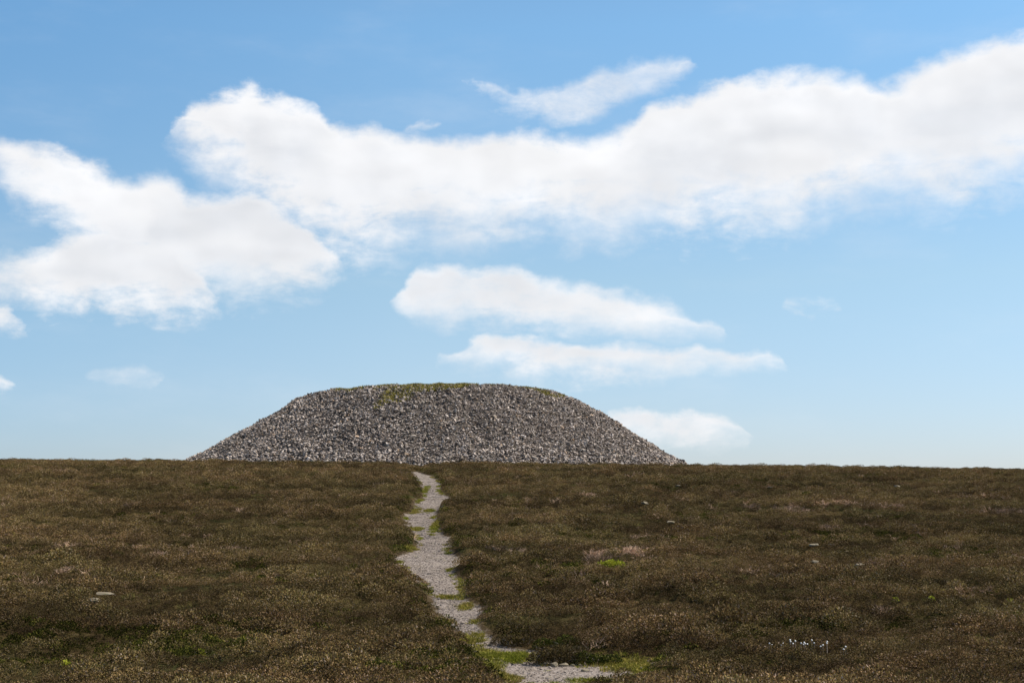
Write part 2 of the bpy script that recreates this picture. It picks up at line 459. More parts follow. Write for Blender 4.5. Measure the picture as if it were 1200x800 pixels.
# gravel path sheet
yy = np.arange(Y_BOT, Y_TOP, 0.15)
l, r = path_edges(yy)
nc = 14
tt = np.linspace(0, 1, nc)
PX = (l - 0.18)[:, None] * (1 - tt) + (r + 0.18)[:, None] * tt
PYm = np.repeat(yy[:, None], nc, 1)
PZm = H(PX, PYm) + 0.02 + 0.012 * vnoise(PX * 3, PYm * 3, 71)
V = np.stack([PX, PYm, PZm], -1).reshape(-1, 3)
I = np.arange(len(yy) * nc).reshape(len(yy), nc)
F = np.stack([I[:-1, :-1], I[:-1, 1:], I[1:, 1:], I[1:, :-1]], -1).reshape(-1, 4)
wear = np.repeat(np.minimum(tt, 1 - tt)[None, :] * (r - l + .36)[:, None], 4).reshape(-1, 4)
tag(link('path', np_mesh('path', V, F, True, {'wear': wear}), m_path), 'pale grey gravel footpath winding uphill through the heather', kind='structure')

# ---------------------------------------------------------------- rock shapes
def hull(seed, sx, sy, sz, n=13, subdiv=False):
    rg = random.Random(seed)
    bm = bmesh.new()
    for k in range(n):
        v = Vector((rg.gauss(0, 1), rg.gauss(0, 1), rg.gauss(0, 1))).normalized()
        f = rg.uniform(0.82, 1.08)
        v = Vector([math.copysign(abs(a) ** 0.75, a) for a in v])
        bm.verts.new((v.x * sx * f, v.y * sy * f, v.z * sz * f))
    res = bmesh.ops.convex_hull(bm, input=bm.verts)
    bmesh.ops.delete(bm, geom=[g for g in res['geom_interior'] if isinstance(g, bmesh.types.BMVert)], context='VERTS')
    loose = [v for v in bm.verts if not v.link_faces]
    bmesh.ops.delete(bm, geom=loose, context='VERTS')
    bmesh.ops.triangulate(bm, faces=bm.faces)
    bmesh.ops.recalc_face_normals(bm, faces=bm.faces)
    return bm
def bm_mesh(bm, name, mat=None, smooth=False):
    me = bpy.data.meshes.new(name); bm.to_mesh(me); bm.free()
    for p in me.polygons: p.use_smooth = smooth
    if mat: me.materials.append(mat)
    return me
def hull_np(seed, *a, **k):
    bm = hull(seed, *a, **k)
    bm.verts.index_update()
    V = np.array([v.co[:] for v in bm.verts]); F = np.array([[v.index for v in f.verts] for f in bm.faces])
    bm.free()
    return V, F
ROCKS = []
for k in range(18):
    rg = random.Random(100 + k)
    ROCKS.append(hull_np(k, 0.5 * rg.uniform(0.9, 1.25), 0.5 * rg.uniform(0.6, 0.95), 0.5 * rg.uniform(0.35, 0.65), n=rg.choice((10, 12, 14))))
def rot_mats(a, b, c):
    ca, sa, cb, sb, cc, sc = np.cos(a), np.sin(a), np.cos(b), np.sin(b), np.cos(c), np.sin(c)
    R = np.empty((len(a), 3, 3))
    R[:, 0, 0] = cc * cb; R[:, 0, 1] = cc * sb * sa - sc * ca; R[:, 0, 2] = cc * sb * ca + sc * sa
    R[:, 1, 0] = sc * cb; R[:, 1, 1] = sc * sb * sa + cc * ca; R[:, 1, 2] = sc * sb * ca - cc * sa
    R[:, 2, 0] = -sb;     R[:, 2, 1] = cb * sa;                R[:, 2, 2] = cb * ca
    return R
def merge_rocks(P, S, A, shapes):
    """one mesh of many rocks at P, sizes S, Euler angles A"""
    VV, FF, off = [], [], 0
    which = RNG.integers(0, len(shapes), len(P))
    for s, (V, F) in enumerate(shapes):
        m = which == s
        if not m.any(): continue
        R = rot_mats(A[m, 0], A[m, 1], A[m, 2])
        W_ = np.einsum('nij,vj->nvi', R, V) * S[m][:, None, None] + P[m][:, None, :]
        n = m.sum()
        FF.append((F[None] + (np.arange(n) * len(V))[:, None, None]).reshape(-1, 3) + off)
        VV.append(W_.reshape(-1, 3)); off += n * len(V)
    return np.concatenate(VV), np.concatenate(FF)

# ---------------------------------------------------------------- the cairn
CD = 165.0
SC = CD / LENS_PX
CX = (515 - 600) * SC
def zpx(py): return CAM_Z + CD * (ray(600, py).z / ray(600, py).y)
prof_l = [(222,537),(240,529),(262,518),(300,498),(335,477),(352,467),(368,463),(395,457.5),(412,452),(430,448),(460,450),(490,451.5),(515,451)]
prof_r = [(808,546),(790,536),(760,518),(730,500),(700,482),(680,471),(655,460.5),(630,452.5),(612,448),(590,446.5),(560,447.5),(540,450),(515,451)]
gl = [(515 - a) * SC for a, b_ in prof_l]; zl = [zpx(b_) for a, b_ in prof_l]
gr = [(a - 515) * SC for a, b_ in prof_r]; zr = [zpx(b_) for a, b_ in prof_r]
FR = lambda g: (CD - math.sqrt(max(0.0, 12.5 ** 2 - g * g))) / CD          # the near rim of the flat top stands closer
zl = [CAM_Z + (z_ - CAM_Z) * FR(g) for g, z_ in zip(gl, zl)]; zr = [CAM_Z + (z_ - CAM_Z) * FR(g) for g, z_ in zip(gr, zr)]
gl = [gl[0] + 5.2] + gl; zl = [zl[0] - 2.7] + zl
gr = [gr[0] + 4.6] + gr; zr = [zr[0] - 2.7] + zr
gl = np.array(gl[::-1]); zl = np.array(zl[::-1]); gr = np.array(gr[::-1]); zr = np.array(zr[::-1])
def cairn_z(x, y):
    dx, dy = x - CX, y - CD
    r_ = np.hypot(dx, dy)
    r_ = r_ * (1 + 0.012 * np.sin(np.arctan2(dy, dx) * 5 + 1))
    c_ = 0.5 + 0.5 * dx / np.maximum(r_, 1e-3)                # 0 = left side, 1 = right side
    z_ = np.interp(r_, gl, zl) * (1 - c_) + np.interp(r_, gr, zr) * c_
    lump = 0.55 * fbm(x / 5.5, y / 5.5, 91, 3) + 0.18 * vnoise(x / 1.1, y / 1.1, 95)
    face = sstep(-dy, -4, 8)
    return z_ - 0.42 - 0.45 * (1 - .5 * c_) * sstep(r_, 22, 28) + 0.30 * np.clip(vnoise(x / 1.3, y / 2.6, 97), -.3, .5) * sstep(r_, 7, 10) + lump * (0.35 + 0.5 * face * sstep(r_, 9, 17))
base = 5.7
cairn = empty('cairn', (CX, CD, base))
tag(cairn, 'huge flat topped mound of loose grey stones on the skyline', 'cairn')
# rubble core
nr, na = 90, 260
rr = np.linspace(0, max(gl[-1], gr[-1]) + 1, nr)
th = np.linspace(0, 2 * PI, na, endpoint=False)
Rg, Tg = np.meshgrid(rr, th, indexing='ij')
Xc = CX + Rg * np.cos(Tg); Yc = CD + Rg * np.sin(Tg); Zc = cairn_z(Xc, Yc) - 0.12
V = np.stack([Xc - CX, Yc - CD, Zc - base], -1).reshape(-1, 3)
I = np.arange(nr * na).reshape(nr, na)
F = np.stack([I[:-1], I[1:], np.roll(I[1:], -1, 1), np.roll(I[:-1], -1, 1)], -1).reshape(-1, 4)
link('mound', np_mesh('mound', V, F, False), m_core, cairn)
# loose stones
def sample_cairn(n, front):
    r_ = math.sqrt(1) * 31.5 * np.sqrt(RNG.random(n)); a_ = RNG.random(n) * 2 * PI
    x = CX + r_ * np.cos(a_); y = CD + r_ * np.sin(a_)
    m = (y < CD + 6) if front else (y >= CD + 6)
    return x[m], y[m]
xa, ya = sample_cairn(110000, True)
xb, yb = sample_cairn(14000, False)
x = np.concatenate([xa, xb]); y = np.concatenate([ya, yb])
z = cairn_z(x, y)
m = z > base - 0.3
x, y, z = x[m], y[m], z[m]
size = 0.13 + 0.24 * RNG.random(len(x)) ** 1.8
size = np.where(RNG.random(len(x)) < 0.06, size * 1.55, size)
low = 1 - sstep(z, 6.2, 9)
size = size * (1 + 0.25 * low)
topmask = sstep(z, 14.6, 15.2)
size = size * (1 - 0.35 * topmask)
lift = RNG.uniform(-0.20, 0.24, len(x))
A = np.stack([RNG.normal(0, 0.55, len(x)), RNG.normal(0, 0.55, len(x)), RNG.random(len(x)) * 2 * PI], -1)
P = np.stack([x - CX, y - CD, z - base + lift], -1)
# the hundred that show largest: big ones low on the near face
score = size * (1 + 0.004 * (CD - y)) * np.where((y < CD - 12) & (z > 6.6), 1, 0)
order = np.argsort(-score)
big = order[:100]; rest = order[100:]
V, F = merge_rocks(P[rest], size[rest], A[rest], ROCKS)
tag(link('loose_stones', np_mesh('loose_stones', V, F, False), m_stone, cairn), kind='stuff')
rock_meshes = [np_mesh('stone', V_, F_, False) for V_, F_ in ROCKS]
for k, me in enumerate(rock_meshes):
    me.materials.append(m_stone)
m_big = []
for k, cc in enumerate([(0.19, 0.15, 0.12), (0.30, 0.24, 0.185), (0.40, 0.32, 0.25), (0.46, 0.385, 0.32), (0.35, 0.255, 0.18)]):
    m_big.append(rock_material('cobble', [(0, cc), (1, cc)], 0.3, 3))
for n_, i in enumerate(big):
    me = rock_meshes[int(RNG.integers(0, len(rock_meshes)))]
    o = bpy.data.objects.new('stone', me); COL.objects.link(o); o.parent = cairn
    o.location = P[i]; s_ = float(size[i]); o.scale = (s_, s_, s_); o.rotation_euler = [float(q) for q in A[i]]
    o.material_slots[0].link = 'OBJECT'; o.material_slots[0].material = m_big[n_ % len(m_big)]

# ---------------------------------------------------------------- foliage building blocks
def sprigs(n, rad, hgt, ln, wd, seed, up=0.6, dome=True, fold=0.3, inner=0.45):
    """n separate little leaf sprigs (two-triangle folded blades) spread through a low dome"""
    rg = np.random.default_rng(seed)
    a = rg.random(n) * 2 * PI
    u = np.sqrt(rg.random(n))
    rr_ = rad * u
    top = hgt * (np.sqrt(np.clip(1 - u ** 2.4, 0, 1)) if dome else np.ones(n))
    zz = top * (1 - inner * rg.random(n) ** 1.6) - ln * 0.4
    base_ = np.stack([rr_ * np.cos(a), rr_ * np.sin(a), np.maximum(zz, -0.02)], -1)
    out = np.stack([np.cos(a) * u, np.sin(a) * u, np.full(n, up)], -1) + rg.normal(0, 0.38, (n, 3))
    out /= np.linalg.norm(out, axis=1)[:, None]
    side = np.cross(out, rg.normal(0, 1, (n, 3))); side /= np.linalg.norm(side, axis=1)[:, None]
    nor = np.cross(out, side)
    L = ln * rg.uniform(0.6, 1.35, n)[:, None]; Wd = wd * rg.uniform(0.6, 1.3, n)[:, None]
    p0 = base_
    p1 = base_ + out * L * 0.55 + side * Wd * 0.5 + nor * Wd * fold
    p2 = base_ + out * L
    p3 = base_ + out * L * 0.55 - side * Wd * 0.5 + nor * Wd * fold
    V = np.stack([p0, p1, p2, p3], 1).reshape(-1, 3)
    i = np.arange(n)[:, None] * 4
    F = np.concatenate([i + [0, 1, 2], i + [0, 2, 3]], 0)
    return V, F
def blades(n, rad, ln, wd, seed, lean=0.45):
    rg = np.random.default_rng(seed)
    a = rg.random(n) * 2 * PI; rr_ = rad * np.sqrt(rg.random(n))
    b0 = np.stack([rr_ * np.cos(a), rr_ * np.sin(a), np.full(n, -0.02)], -1)
    d = rg.normal(0, lean, (n, 3)); d[:, 2] = 1; d /= np.linalg.norm(d, axis=1)[:, None]
    s = np.cross(d, rg.normal(0, 1, (n, 3))); s /= np.linalg.norm(s, axis=1)[:, None]
    L = ln * rg.uniform(0.5, 1.3, n)[:, None]; w = wd * rg.uniform(0.7, 1.3, n)[:, None]
    bend = np.stack([np.cos(a), np.sin(a), -0.2 * np.ones(n)], -1)
    p = [b0 - s * w / 2, b0 + s * w / 2, b0 + d * L * .6 + s * w * .4, b0 + d * L * .6 - s * w * .4, b0 + d * L + bend * L * .3]
    V = np.stack(p, 1).reshape(-1, 3)
    i = np.arange(n)[:, None] * 5
    F = np.concatenate([i + [0, 1, 2], i + [0, 2, 3], i + [3, 2, 4]], 0)
    return V, F
def twigs(n, rad, ln, wd, seed):
    """forked bare stems as thin three-sided spikes"""
    rg = np.random.default_rng(seed)
    VV, FF, off = [], [], 0
    def spike(p, q, w):
        nonlocal off
        d = (q - p); d = d / np.linalg.norm(d)
        s = np.cross(d, [0.3, 0.1, 1.0]); s /= np.linalg.norm(s); u = np.cross(d, s)
        ring = [p + w * (math.cos(k * 2.094) * s + math.sin(k * 2.094) * u) for k in range(3)]
        VV.extend(ring + [q]); FF.extend([[off, off + 1, off + 3], [off + 1, off + 2, off + 3], [off + 2, off, off + 3]]); off += 4
    for k in range(n):
        a = rg.random() * 2 * PI; r0 = rad * 0.5 * rg.random()
        p = np.array([r0 * math.cos(a), r0 * math.sin(a), 0.0])
        d = np.array([math.cos(a), math.sin(a), rg.uniform(0.25, 1.2)]) + rg.normal(0, .3, 3); d /= np.linalg.norm(d)
        L = ln * rg.uniform(0.6, 1.2)
        q = p + d * L; spike(p, q, wd)
        for j in range(3):
            f = rg.uniform(0.3, 0.8); d2 = d + rg.normal(0, .6, 3); d2 /= np.linalg.norm(d2)
            spike(p + d * L * f, p + d * L * f + d2 * L * rg.uniform(.25, .5), wd * .65)
    return np.array(VV), np.array(FF)

def proto_collection(name, meshes, mat):
    """sources for scattered ground cover; the collection is not part of the scene itself"""
    c = bpy.data.collections.new(name)
    for k, me in enumerate(meshes):
        me.materials.append(mat)
        o = bpy.data.objects.new(name, me); c.objects.link(o)
    return c
def scatter(name, P, rot, scl, tint, coll, label, cat):
    me = bpy.data.meshes.new(name)
    n = len(P)
    me.vertices.add(n); me.vertices.foreach_set('co', np.asarray(P, np.float32).ravel())
    for an, ty, key, arr in (('rot', 'FLOAT_VECTOR', 'vector', rot), ('scl', 'FLOAT_VECTOR', 'vector', scl), ('tint', 'FLOAT_COLOR', 'color', tint)):
        a = me.attributes.new(an, ty, 'POINT'); a.data.foreach_set(key, np.asarray(arr, np.float32).ravel())
    o = bpy.data.objects.new(name, me); COL.objects.link(o)
    tree = bpy.data.node_groups.new(name + '_cover', 'GeometryNodeTree')
    tree.interface.new_socket('Geometry', in_out='INPUT', socket_type='NodeSocketGeometry')
    tree.interface.new_socket('Geometry', in_out='OUTPUT', socket_type='NodeSocketGeometry')
    N, Lk = tree.nodes, tree.links
    gi = N.new('NodeGroupInput'); go = N.new('NodeGroupOutput')
    ip = N.new('GeometryNodeInstanceOnPoints')
    ci = N.new('GeometryNodeCollectionInfo'); ci.inputs['Collection'].default_value = coll
    ci.inputs['Separate Children'].default_value = True; ci.inputs['Reset Children'].default_value = True
    ip.inputs['Pick Instance'].default_value = True
    rv = N.new('FunctionNodeRandomValue'); rv.data_type = 'INT'
    rv.inputs[4].default_value = 0; rv.inputs[5].default_value = len(coll.objects) - 1
    ra = N.new('GeometryNodeInputNamedAttribute'); ra.data_type = 'FLOAT_VECTOR'; ra.inputs['Name'].default_value = 'rot'
    sa = N.new('GeometryNodeInputNamedAttribute'); sa.data_type = 'FLOAT_VECTOR'; sa.inputs['Name'].default_value = 'scl'
    er = N.new('FunctionNodeEulerToRotation')
    Lk.new(gi.outputs[0], ip.inputs['Points']); Lk.new(ci.outputs[0], ip.inputs['Instance'])
    Lk.new(rv.outputs[2], ip.inputs['Instance Index'])
    Lk.new(ra.outputs['Attribute'], er.inputs[0]); Lk.new(er.outputs[0], ip.inputs['Rotation'])
    Lk.new(sa.outputs['Attribute'], ip.inputs['Scale'])
    Lk.new(ip.outputs[0], go.inputs[0])
    md = o.modifiers.new('cover', 'NODES'); md.node_group = tree
    return tag(o, label, cat, kind='stuff')

def patchfield(x, y, patches):
    """patches: (px, py, half width px, half height px, amount) projected on the ground"""
    f = np.zeros(len(x))
    for (px, py, hw, hh, am) in patches:
        x0, y0 = project(px, py, 0.15)
        xr = abs(project(px + hw, py, 0.15)[0] - x0)
        yr = abs(project(px, py - hh, 0.15)[1] - project(px, py + hh, 0.15)[1]) / 2
        d = np.hypot((x - x0) / xr, (y - y0) / yr) + 0.7 * fbm(x * 0.9, y * 0.5, 51, 3)
        f = np.maximum(f, am * (1 - sstep(d, 0.55, 1.15)))
    return f

# candidate planting points over the whole hillside the photo could see
def plant_points(step, y0, y1, wide=0.44, extra=9):
    out = []
    yv = y0
    while yv < y1:
        half = wide * yv + extra
        n = int(2 * half / step)
        xv = (np.arange(n) - n / 2) * step + RNG.uniform(-.5, .5, n) * step
        out.append(np.stack([xv, yv + RNG.uniform(-.5, .5, n) * step], -1))
        yv += step
    return np.concatenate(out)

GREEN = [(110,752,140,20,1.2),(225,750,70,18,1.0),(50,768,80,12,1.0),(300,735,70,12,.6),(380,720,60,10,.35),(30,735,60,10,.5),(420,690,60,10,.3),
         (180,608,70,5,.55),(60,625,50,4,.35),(980,628,110,6,.7),(1130,648,90,6,.75),(700,625,50,4,.4),(690,630,60,5,.4),(790,632,60,4,.4),
         (950,738,50,6,.6),(1100,730,100,7,.45),(850,690,30,3,.4),(720,648,28,4,.6),(470,640,22,9,.5),(565,640,40,6,.3),(560,600,40,4,.35),
         (1165,695,40,7,.45),(560,725,25,12,.45),(490,725,40,25,.35),(520,770,50,18,.45),(660,790,60,8,.35),(345,665,80,6,.3),(450,600,30,10,.3),
         (110,539,170,1.6,.8),(330,541,90,1.3,.5),(700,546,120,1.5,.35)]
YEL = [(230,795,60,5,.4),(380,575,60,4,.3),(210,577,40,3,.5),(40,560,40,3,.35),(400,590,60,4,.3),(860,560,90,4,.4),(920,545,120,3,.35),(560,547,80,2.5,.35),(700,552,70,2.5,.5),
       (880,710,60,5,.3),(780,745,60,5,.4),(930,640,30,3,.3),(760,632,30,2,.35),(470,780,60,16,.55),(420,765,40,6,.4),(100,720,40,6,.35),(10,688,20,5,.5),(430,640,30,5,.3),(60,545,60,2,.4)]
PALE = [(80,640,20,2.5,.8),(160,641,14,2,.5),(185,653,16,4,.6),(220,645,12,4,.8),(240,648,12,4,.8),(262,645,12,3,.8),(290,645,12,2,.7),(78,553,14,1.6,.8),(150,597,12,1.6,.5),
        (700,659,12,3.5,1),(735,655,18,3.5,1),(755,661,6,2.5,.8),(575,658,12,2,.6),(600,651,8,3,.5),(690,586,14,2,.6),(655,590,14,2,.6),(620,588,10,1.5,.5),(730,588,10,1.5,.4),
        (930,597,20,3,.9),(960,594,12,2,.9),(990,592,18,2,1),(1025,595,16,2.2,.8),(1052,596,6,2,.7),(975,622,10,3,.6),(880,595,10,2,.5),(795,588,10,1.5,.4),
        (1035,718,8,2,.5),(1000,690,40,2,.3),(180,738,10,6,.6),(78,670,8,4,.5),(45,690,10,3,.4),(690,553,8,1.5,.5),(712,553,8,1.5,.5),(1160,600,40,2,.35),(1100,605,30,2,.35),
        (650,756,14,5,.55),(688,757,22,5,.9),(560,655,18,3,.5),(1145,582,30,2,.3),(25,655,20,3,.3),(940,690,40,3,.2),(1130,700,40,3,.2)]

P2 = np.concatenate([plant_points(0.30, 25.0, 62.0), plant_points(0.38, 62.0, 122.0, 0.42, 8), plant_points(1.1, 122.0, 150.0, 0.40, 5)])
x, y = P2[:, 0], P2[:, 1]
q = path_in(x, y)
keep = q < -0.27 + 0.11 * RNG.normal(0, 1, len(x))
keep &= ~((np.hypot(x - CX, y - CD) < 28.5))
x, y, q = x[keep], y[keep], q[keep]
z = H(x, y)
clump = fbm(x / 1.4, y / 1.1, 61, 3)
broad = fbm(x / 17, y / 6, 63, 3)
streaks = fbm(x / 3.2, y / 1.6, 64, 3)
green = np.clip(patchfield(x, y, GREEN) * 0.8 + np.clip(fbm(x / 9, y / 3.4, 65, 3) * 1.0 - 0.22, 0, 1) + 0.45 * (sstep(q, -1.0, -0.15)) , 0, 1)
yel = np.clip(patchfield(x, y, YEL) * 0.7 + np.clip(fbm(x / 6, y / 2.2, 67, 4) * 1.1 - 0.34, 0, .6), 0, 1)
pale = patchfield(x, y, PALE)
rnd = RNG.random(len(x))
is_green = rnd < green * 0.85
rnd2 = RNG.random(len(x))
is_yel = (~is_green) & (rnd2 < 0.035 + yel * 0.6)
rnd3 = RNG.random(len(x))
is_pale = (~is_green) & (~is_yel) & (rnd3 < 0.018 * (y > 42) + 1.3 * pale * (pale > .12))
is_hea = ~(is_green | is_yel | is_pale) & (RNG.random(len(x)) > .07)

hp = proto_collection('heather_tuft', [np_mesh('heather_tuft', *sprigs(300, 0.26, 0.25, 0.037, 0.023, 200 + k, up=.35)) for k in range(6)], m_heather)
gp = proto_collection('bilberry_tuft', [np_mesh('bilberry_tuft', *sprigs(110, 0.23, 0.22, 0.05, 0.030, 300 + k, up=.5)) for k in range(4)], m_green)
yp = proto_collection('grass_tuft', [np_mesh('grass_tuft', *blades(60, 0.16, 0.25, 0.012, 400 + k)) for k in range(4)], m_grass)
dp = proto_collection('twig_tuft', [np_mesh('twig_tuft', *twigs(22, 0.26, 0.26, 0.010, 500 + k)) for k in range(4)], m_dead)

def trs(m, smin, smax, hmin=.8, hmax=1.2, grow=0.0):
    n = int(m.sum())
    rot = np.stack([RNG.normal(0, .12, n), RNG.normal(0, .12, n), RNG.random(n) * 2 * PI], -1)
    s = RNG.uniform(smin, smax, n) * (1 + 0.25 * sstep(y[m], 60, 118)) * (1 + grow * clump[m])
    crest = 1 - 0.35 * sstep(y[m], 104, 116)
    return np.stack([x[m], y[m], z[m] - 0.02], -1), rot, np.stack([s, s, s * RNG.uniform(hmin, hmax, n) * crest], -1)
def tints(m, base_, var, b2=None, f=None):
    n = int(m.sum())
    v = (1 + var * RNG.normal(0, 1, n) + 0.55 * broad[m] + 0.75 * clump[m] + 0.7 * streaks[m]).clip(.45, 1.8)  # random tone, plus darker low clumps: shade in gaps put into the tint
    c = np.ones((n, 4)); c[:, :3] = np.array(base_)
    if b2 is not None: c[:, :3] = c[:, :3] * (1 - f[m])[:, None] + np.array(b2) * f[m][:, None]
    c[:, :3] *= v[:, None]
    return c
P_, R_, S_ = trs(is_hea, .75, 1.3, .45, 1.35, .9)
warm = np.clip(0.5 + fbm(x / 3.0, y / 1.4, 69, 3) * 1.3, 0, 1)
scatter('heather', P_, R_, S_, tints(is_hea, (0.97, 0.98, 0.98), .18, (1.06, 0.95, 1.06), warm), hp, 'low brown heather covering the whole hillside below the cairn', 'heather')
P_, R_, S_ = trs(is_green, .75, 1.25, .7, 1.15, .5)
scatter('bilberry', P_, R_, S_, tints(is_green, (1.15, 1.0, .95), .2), gp, 'dark green bilberry patches mixed through the brown heather', 'bilberry')
P_, R_, S_ = trs(is_yel, .8, 1.2, .6, 1.0)
scatter('moor_grass', P_, R_, S_, tints(is_yel, (.70, .58, .72), .22), yp, 'dull yellow grass tufts scattered among the heather', 'grass')
P_, R_, S_ = trs(is_pale, .8, 1.3, .8, 1.1); P_[:, 2] += .05
scatter('dead_heather', P_, R_, S_, tints(is_pale, (1.35, 1.17, .97), .3), dp, 'bleached bare stems of dead heather in patches on the slope', 'dead heather')

# ---------------------------------------------------------------- grass on and beside the path
GPATCH = [(600,763,28,6,1.0),(735,774,30,9,.8),(590,788,14,4,.3),(640,797,20,3,.15),(487,597,5,2.4,.4),(503,597,5,1.6,.3),(525,696,10,3,.08),(481,643,7,2.0,.5),(499,571,3,4,.3),
          (510,617,4,5,.9),(553,743,14,6,.8),(572,760,14,6,.8),(700,791,26,3,.3),(690,768,60,8,.35),(545,705,6,4,.15),(490,618,6,2,.12),(575,775,10,8,.7)]
gx, gy = [], []
for (px, py, hw, hh, am) in GPATCH:
    x0, y0 = project(px, py, 0.03)
    xr = abs(project(px + hw, py, 0.03)[0] - x0); yr = abs(project(px, py - hh, .03)[1] - project(px, py + hh, .03)[1]) / 2
    n = int(max(40, 120 * PI * xr * yr * am))
    a_ = RNG.random(n) * 2 * PI; u_ = np.sqrt(RNG.random(n)) * (1 + .3 * RNG.normal(0, 1, n))
    gx.append(x0 + xr * u_ * np.cos(a_)); gy.append(y0 + yr * u_ * np.sin(a_))
yy2 = RNG.uniform(26, Y_TOP - 1, 1600)
l, r = path_edges(yy2)
sidep = np.where(RNG.random(len(yy2)) < .5, l + np.abs(RNG.normal(0, .10, len(yy2))), r - np.abs(RNG.normal(0, .10, len(yy2))))
k_ = vnoise(yy2 / 1.3, sidep * 0 + (sidep > (l + r) / 2), 77) > 0.06
gx.append(sidep[k_]); gy.append(yy2[k_])
gx = np.concatenate(gx); gy = np.concatenate(gy)
m = path_in(gx, gy) > -0.32
x, y = gx[m], gy[m]; z = H(x, y) + .02
n = len(x)
rot = np.stack([RNG.normal(0, .1, n), RNG.normal(0, .1, n), RNG.random(n) * 2 * PI], -1)
s = RNG.uniform(.6, 1.1, n)
tn = np.ones((n, 4)); lush = np.clip(.5 + 1.2 * fbm(x / 1.2, y / 1.5, 79, 3), 0, 1)[:, None]
tn[:, :3] = (np.array((1.05, 1.08, .5)) * lush + np.array((1.3, 1.05, .95)) * (1 - lush)) * RNG.uniform(.75, 1.2, n)[:, None]
sp_ = proto_collection('short_grass_tuft', [np_mesh('short_grass_tuft', *blades(60, 0.15, 0.10, 0.013, 600 + k, .6)) for k in range(4)], m_grass)
scatter('path_grass', np.stack([x, y, z], -1), rot, np.stack([s, s, s * RNG.uniform(.7, 1.2, n)], -1), tn, sp_, 'short bright green and straw grass on the gravel path', 'grass')

# ---------------------------------------------------------------- gravel on the path
n = 26000
yg = RNG.uniform(24, Y_TOP, n) ; yg = 24 + (yg - 24) * RNG.random(n) ** .35
l, r = path_edges(yg); xg = l + (r - l) * RNG.random(n)
m = (r - l) > .1
xg, yg = xg[m], yg[m]
zg = H(xg, yg) + .02
sz = RNG.uniform(.02, .055, len(xg)); sz = np.where(RNG.random(len(xg)) < .03, sz * 2.3, sz)
V, F = merge_rocks(np.stack([xg, yg, zg], -1), sz, np.stack([RNG.normal(0, .4, len(xg)), RNG.normal(0, .4, len(xg)), RNG.random(len(xg)) * 6.28], -1), ROCKS[:8])
tag(link('gravel', np_mesh('gravel', V, F), m_gravel), 'loose pale gravel chips strewn over the winding path', 'gravel', kind='stuff')

# ---------------------------------------------------------------- turf on top of the cairn
def turf(n, accept, ln, wd):
    xt = CX + RNG.uniform(-24, 18, n * 4); yt = CD + RNG.uniform(-20, 10, n * 4)
    zt = cairn_z(xt, yt)
    px = 600 + LENS_PX * xt / yt
    k = accept(xt, yt, zt, px) & (np.hypot(xt - CX, yt - CD) < 27)
    xt, yt, zt = xt[k][:n], yt[k][:n], zt[k][:n]
    V0, F0 = blades(9, .22, ln, wd, 7)
    m_ = len(xt)
    a_ = RNG.random(m_) * 6.28; s_ = RNG.uniform(.7, 1.3, m_)
    R = rot_mats(a_ * 0, a_ * 0, a_)
    VV = np.einsum('nij,vj->nvi', R, V0) * s_[:, None, None] + np.stack([xt - CX, yt - CD, zt - base + .02], -1)[:, None]
    FF = (F0[None] + (np.arange(m_) * len(V0))[:, None, None]).reshape(-1, 3)
    return VV.reshape(-1, 3), FF
SILX = [a for a, b_ in prof_l] + [a for a, b_ in prof_r[::-1]]; SILY = [b_ for a, b_ in prof_l] + [b_ for a, b_ in prof_r[::-1]]
def acc(xt, yt, zt, px):
    py = 600 - LENS_PX * (zt - CAM_Z) / yt
    below = py - np.interp(px, SILX, SILY)
    patch = fbm(xt / 2.0, yt / 3.0, 111, 4)
    rn = RNG.random(len(xt))
    flat = np.hypot(xt - CX, yt - CD) < 11.5
    w_ = 3.4 + 2.8 * (px > 470) + 2.0 * (px < 440) + 6 * np.clip(patch, -.4, 1)
    rim = (below < w_) & (px > 398 + 26 * patch) & (px < 645 + 30 * patch) & (patch > -.5 - .5 * (px > 470))
    p2 = (np.hypot((px - 462) / 24, (below - 11) / 11) < 1) & (patch > .0) & (rn < .28)
    p4 = (np.hypot((px - 640) / 20, (below - 3) / 6) < 1) & (patch > .05) & (rn < .6)
    p6 = (np.hypot((px - 452) / 16, (below - 27) / 7) < 1) & (patch > .1) & (rn < .3)
    p7 = (np.hypot((px - 305) / 18, (below - 14) / 5) < 1) & (patch > .0) & (rn < .25)
    return (rim & (rn < .85)) | (flat & (patch > -.2)) | p2 | p4 | p6
V, F = turf(16000, acc, .26, .05)
tag(link('turf', np_mesh('turf', V, F), m_grass_l, cairn), 'yellow green grass growing along the flat top', kind='stuff')

# ---------------------------------------------------------------- single bushes
def multi_bush(lobes, seed, leaf=.07, wd=.022, dens=3200):
    """lobes: (x, y, rx, h); one foliage mesh"""
    VV, FF, off = [], [], 0
    for k, (lx, ly, rx, h) in enumerate(lobes):
        V, F = sprigs(int(dens * rx * (rx + h)) + 40, rx, h, leaf, wd, seed + k, up=.45, inner=.75)
        V = V + np.array([lx, ly, 0]); VV.append(V); FF.append(F + off); off += len(V)
    return np.concatenate(VV), np.concatenate(FF)
def bush(name, px, py, lobes, label, cat, mat, seed, leaf=.07, wd=.022, group=None, dens=3200):
    p = at(px, py)
    root = empty(name, p)
    tag(root, label, cat, group)
    V, F = multi_bush(lobes, seed, leaf, wd, dens)
    link('foliage', np_mesh('foliage', V, F), mat, root)
    VV, FF, off = [], [], 0
    for k, (lx, ly, rx, h) in enumerate(lobes):
        V, F = twigs(7, rx * .7, h * 1.0, .009, seed + 50 + k); VV.append(V + np.array([lx, ly, 0])); FF.append(F + off); off += len(V)
    link('stems', np_mesh('stems', np.concatenate(VV), np.concatenate(FF)), m_twig, root)
    return root
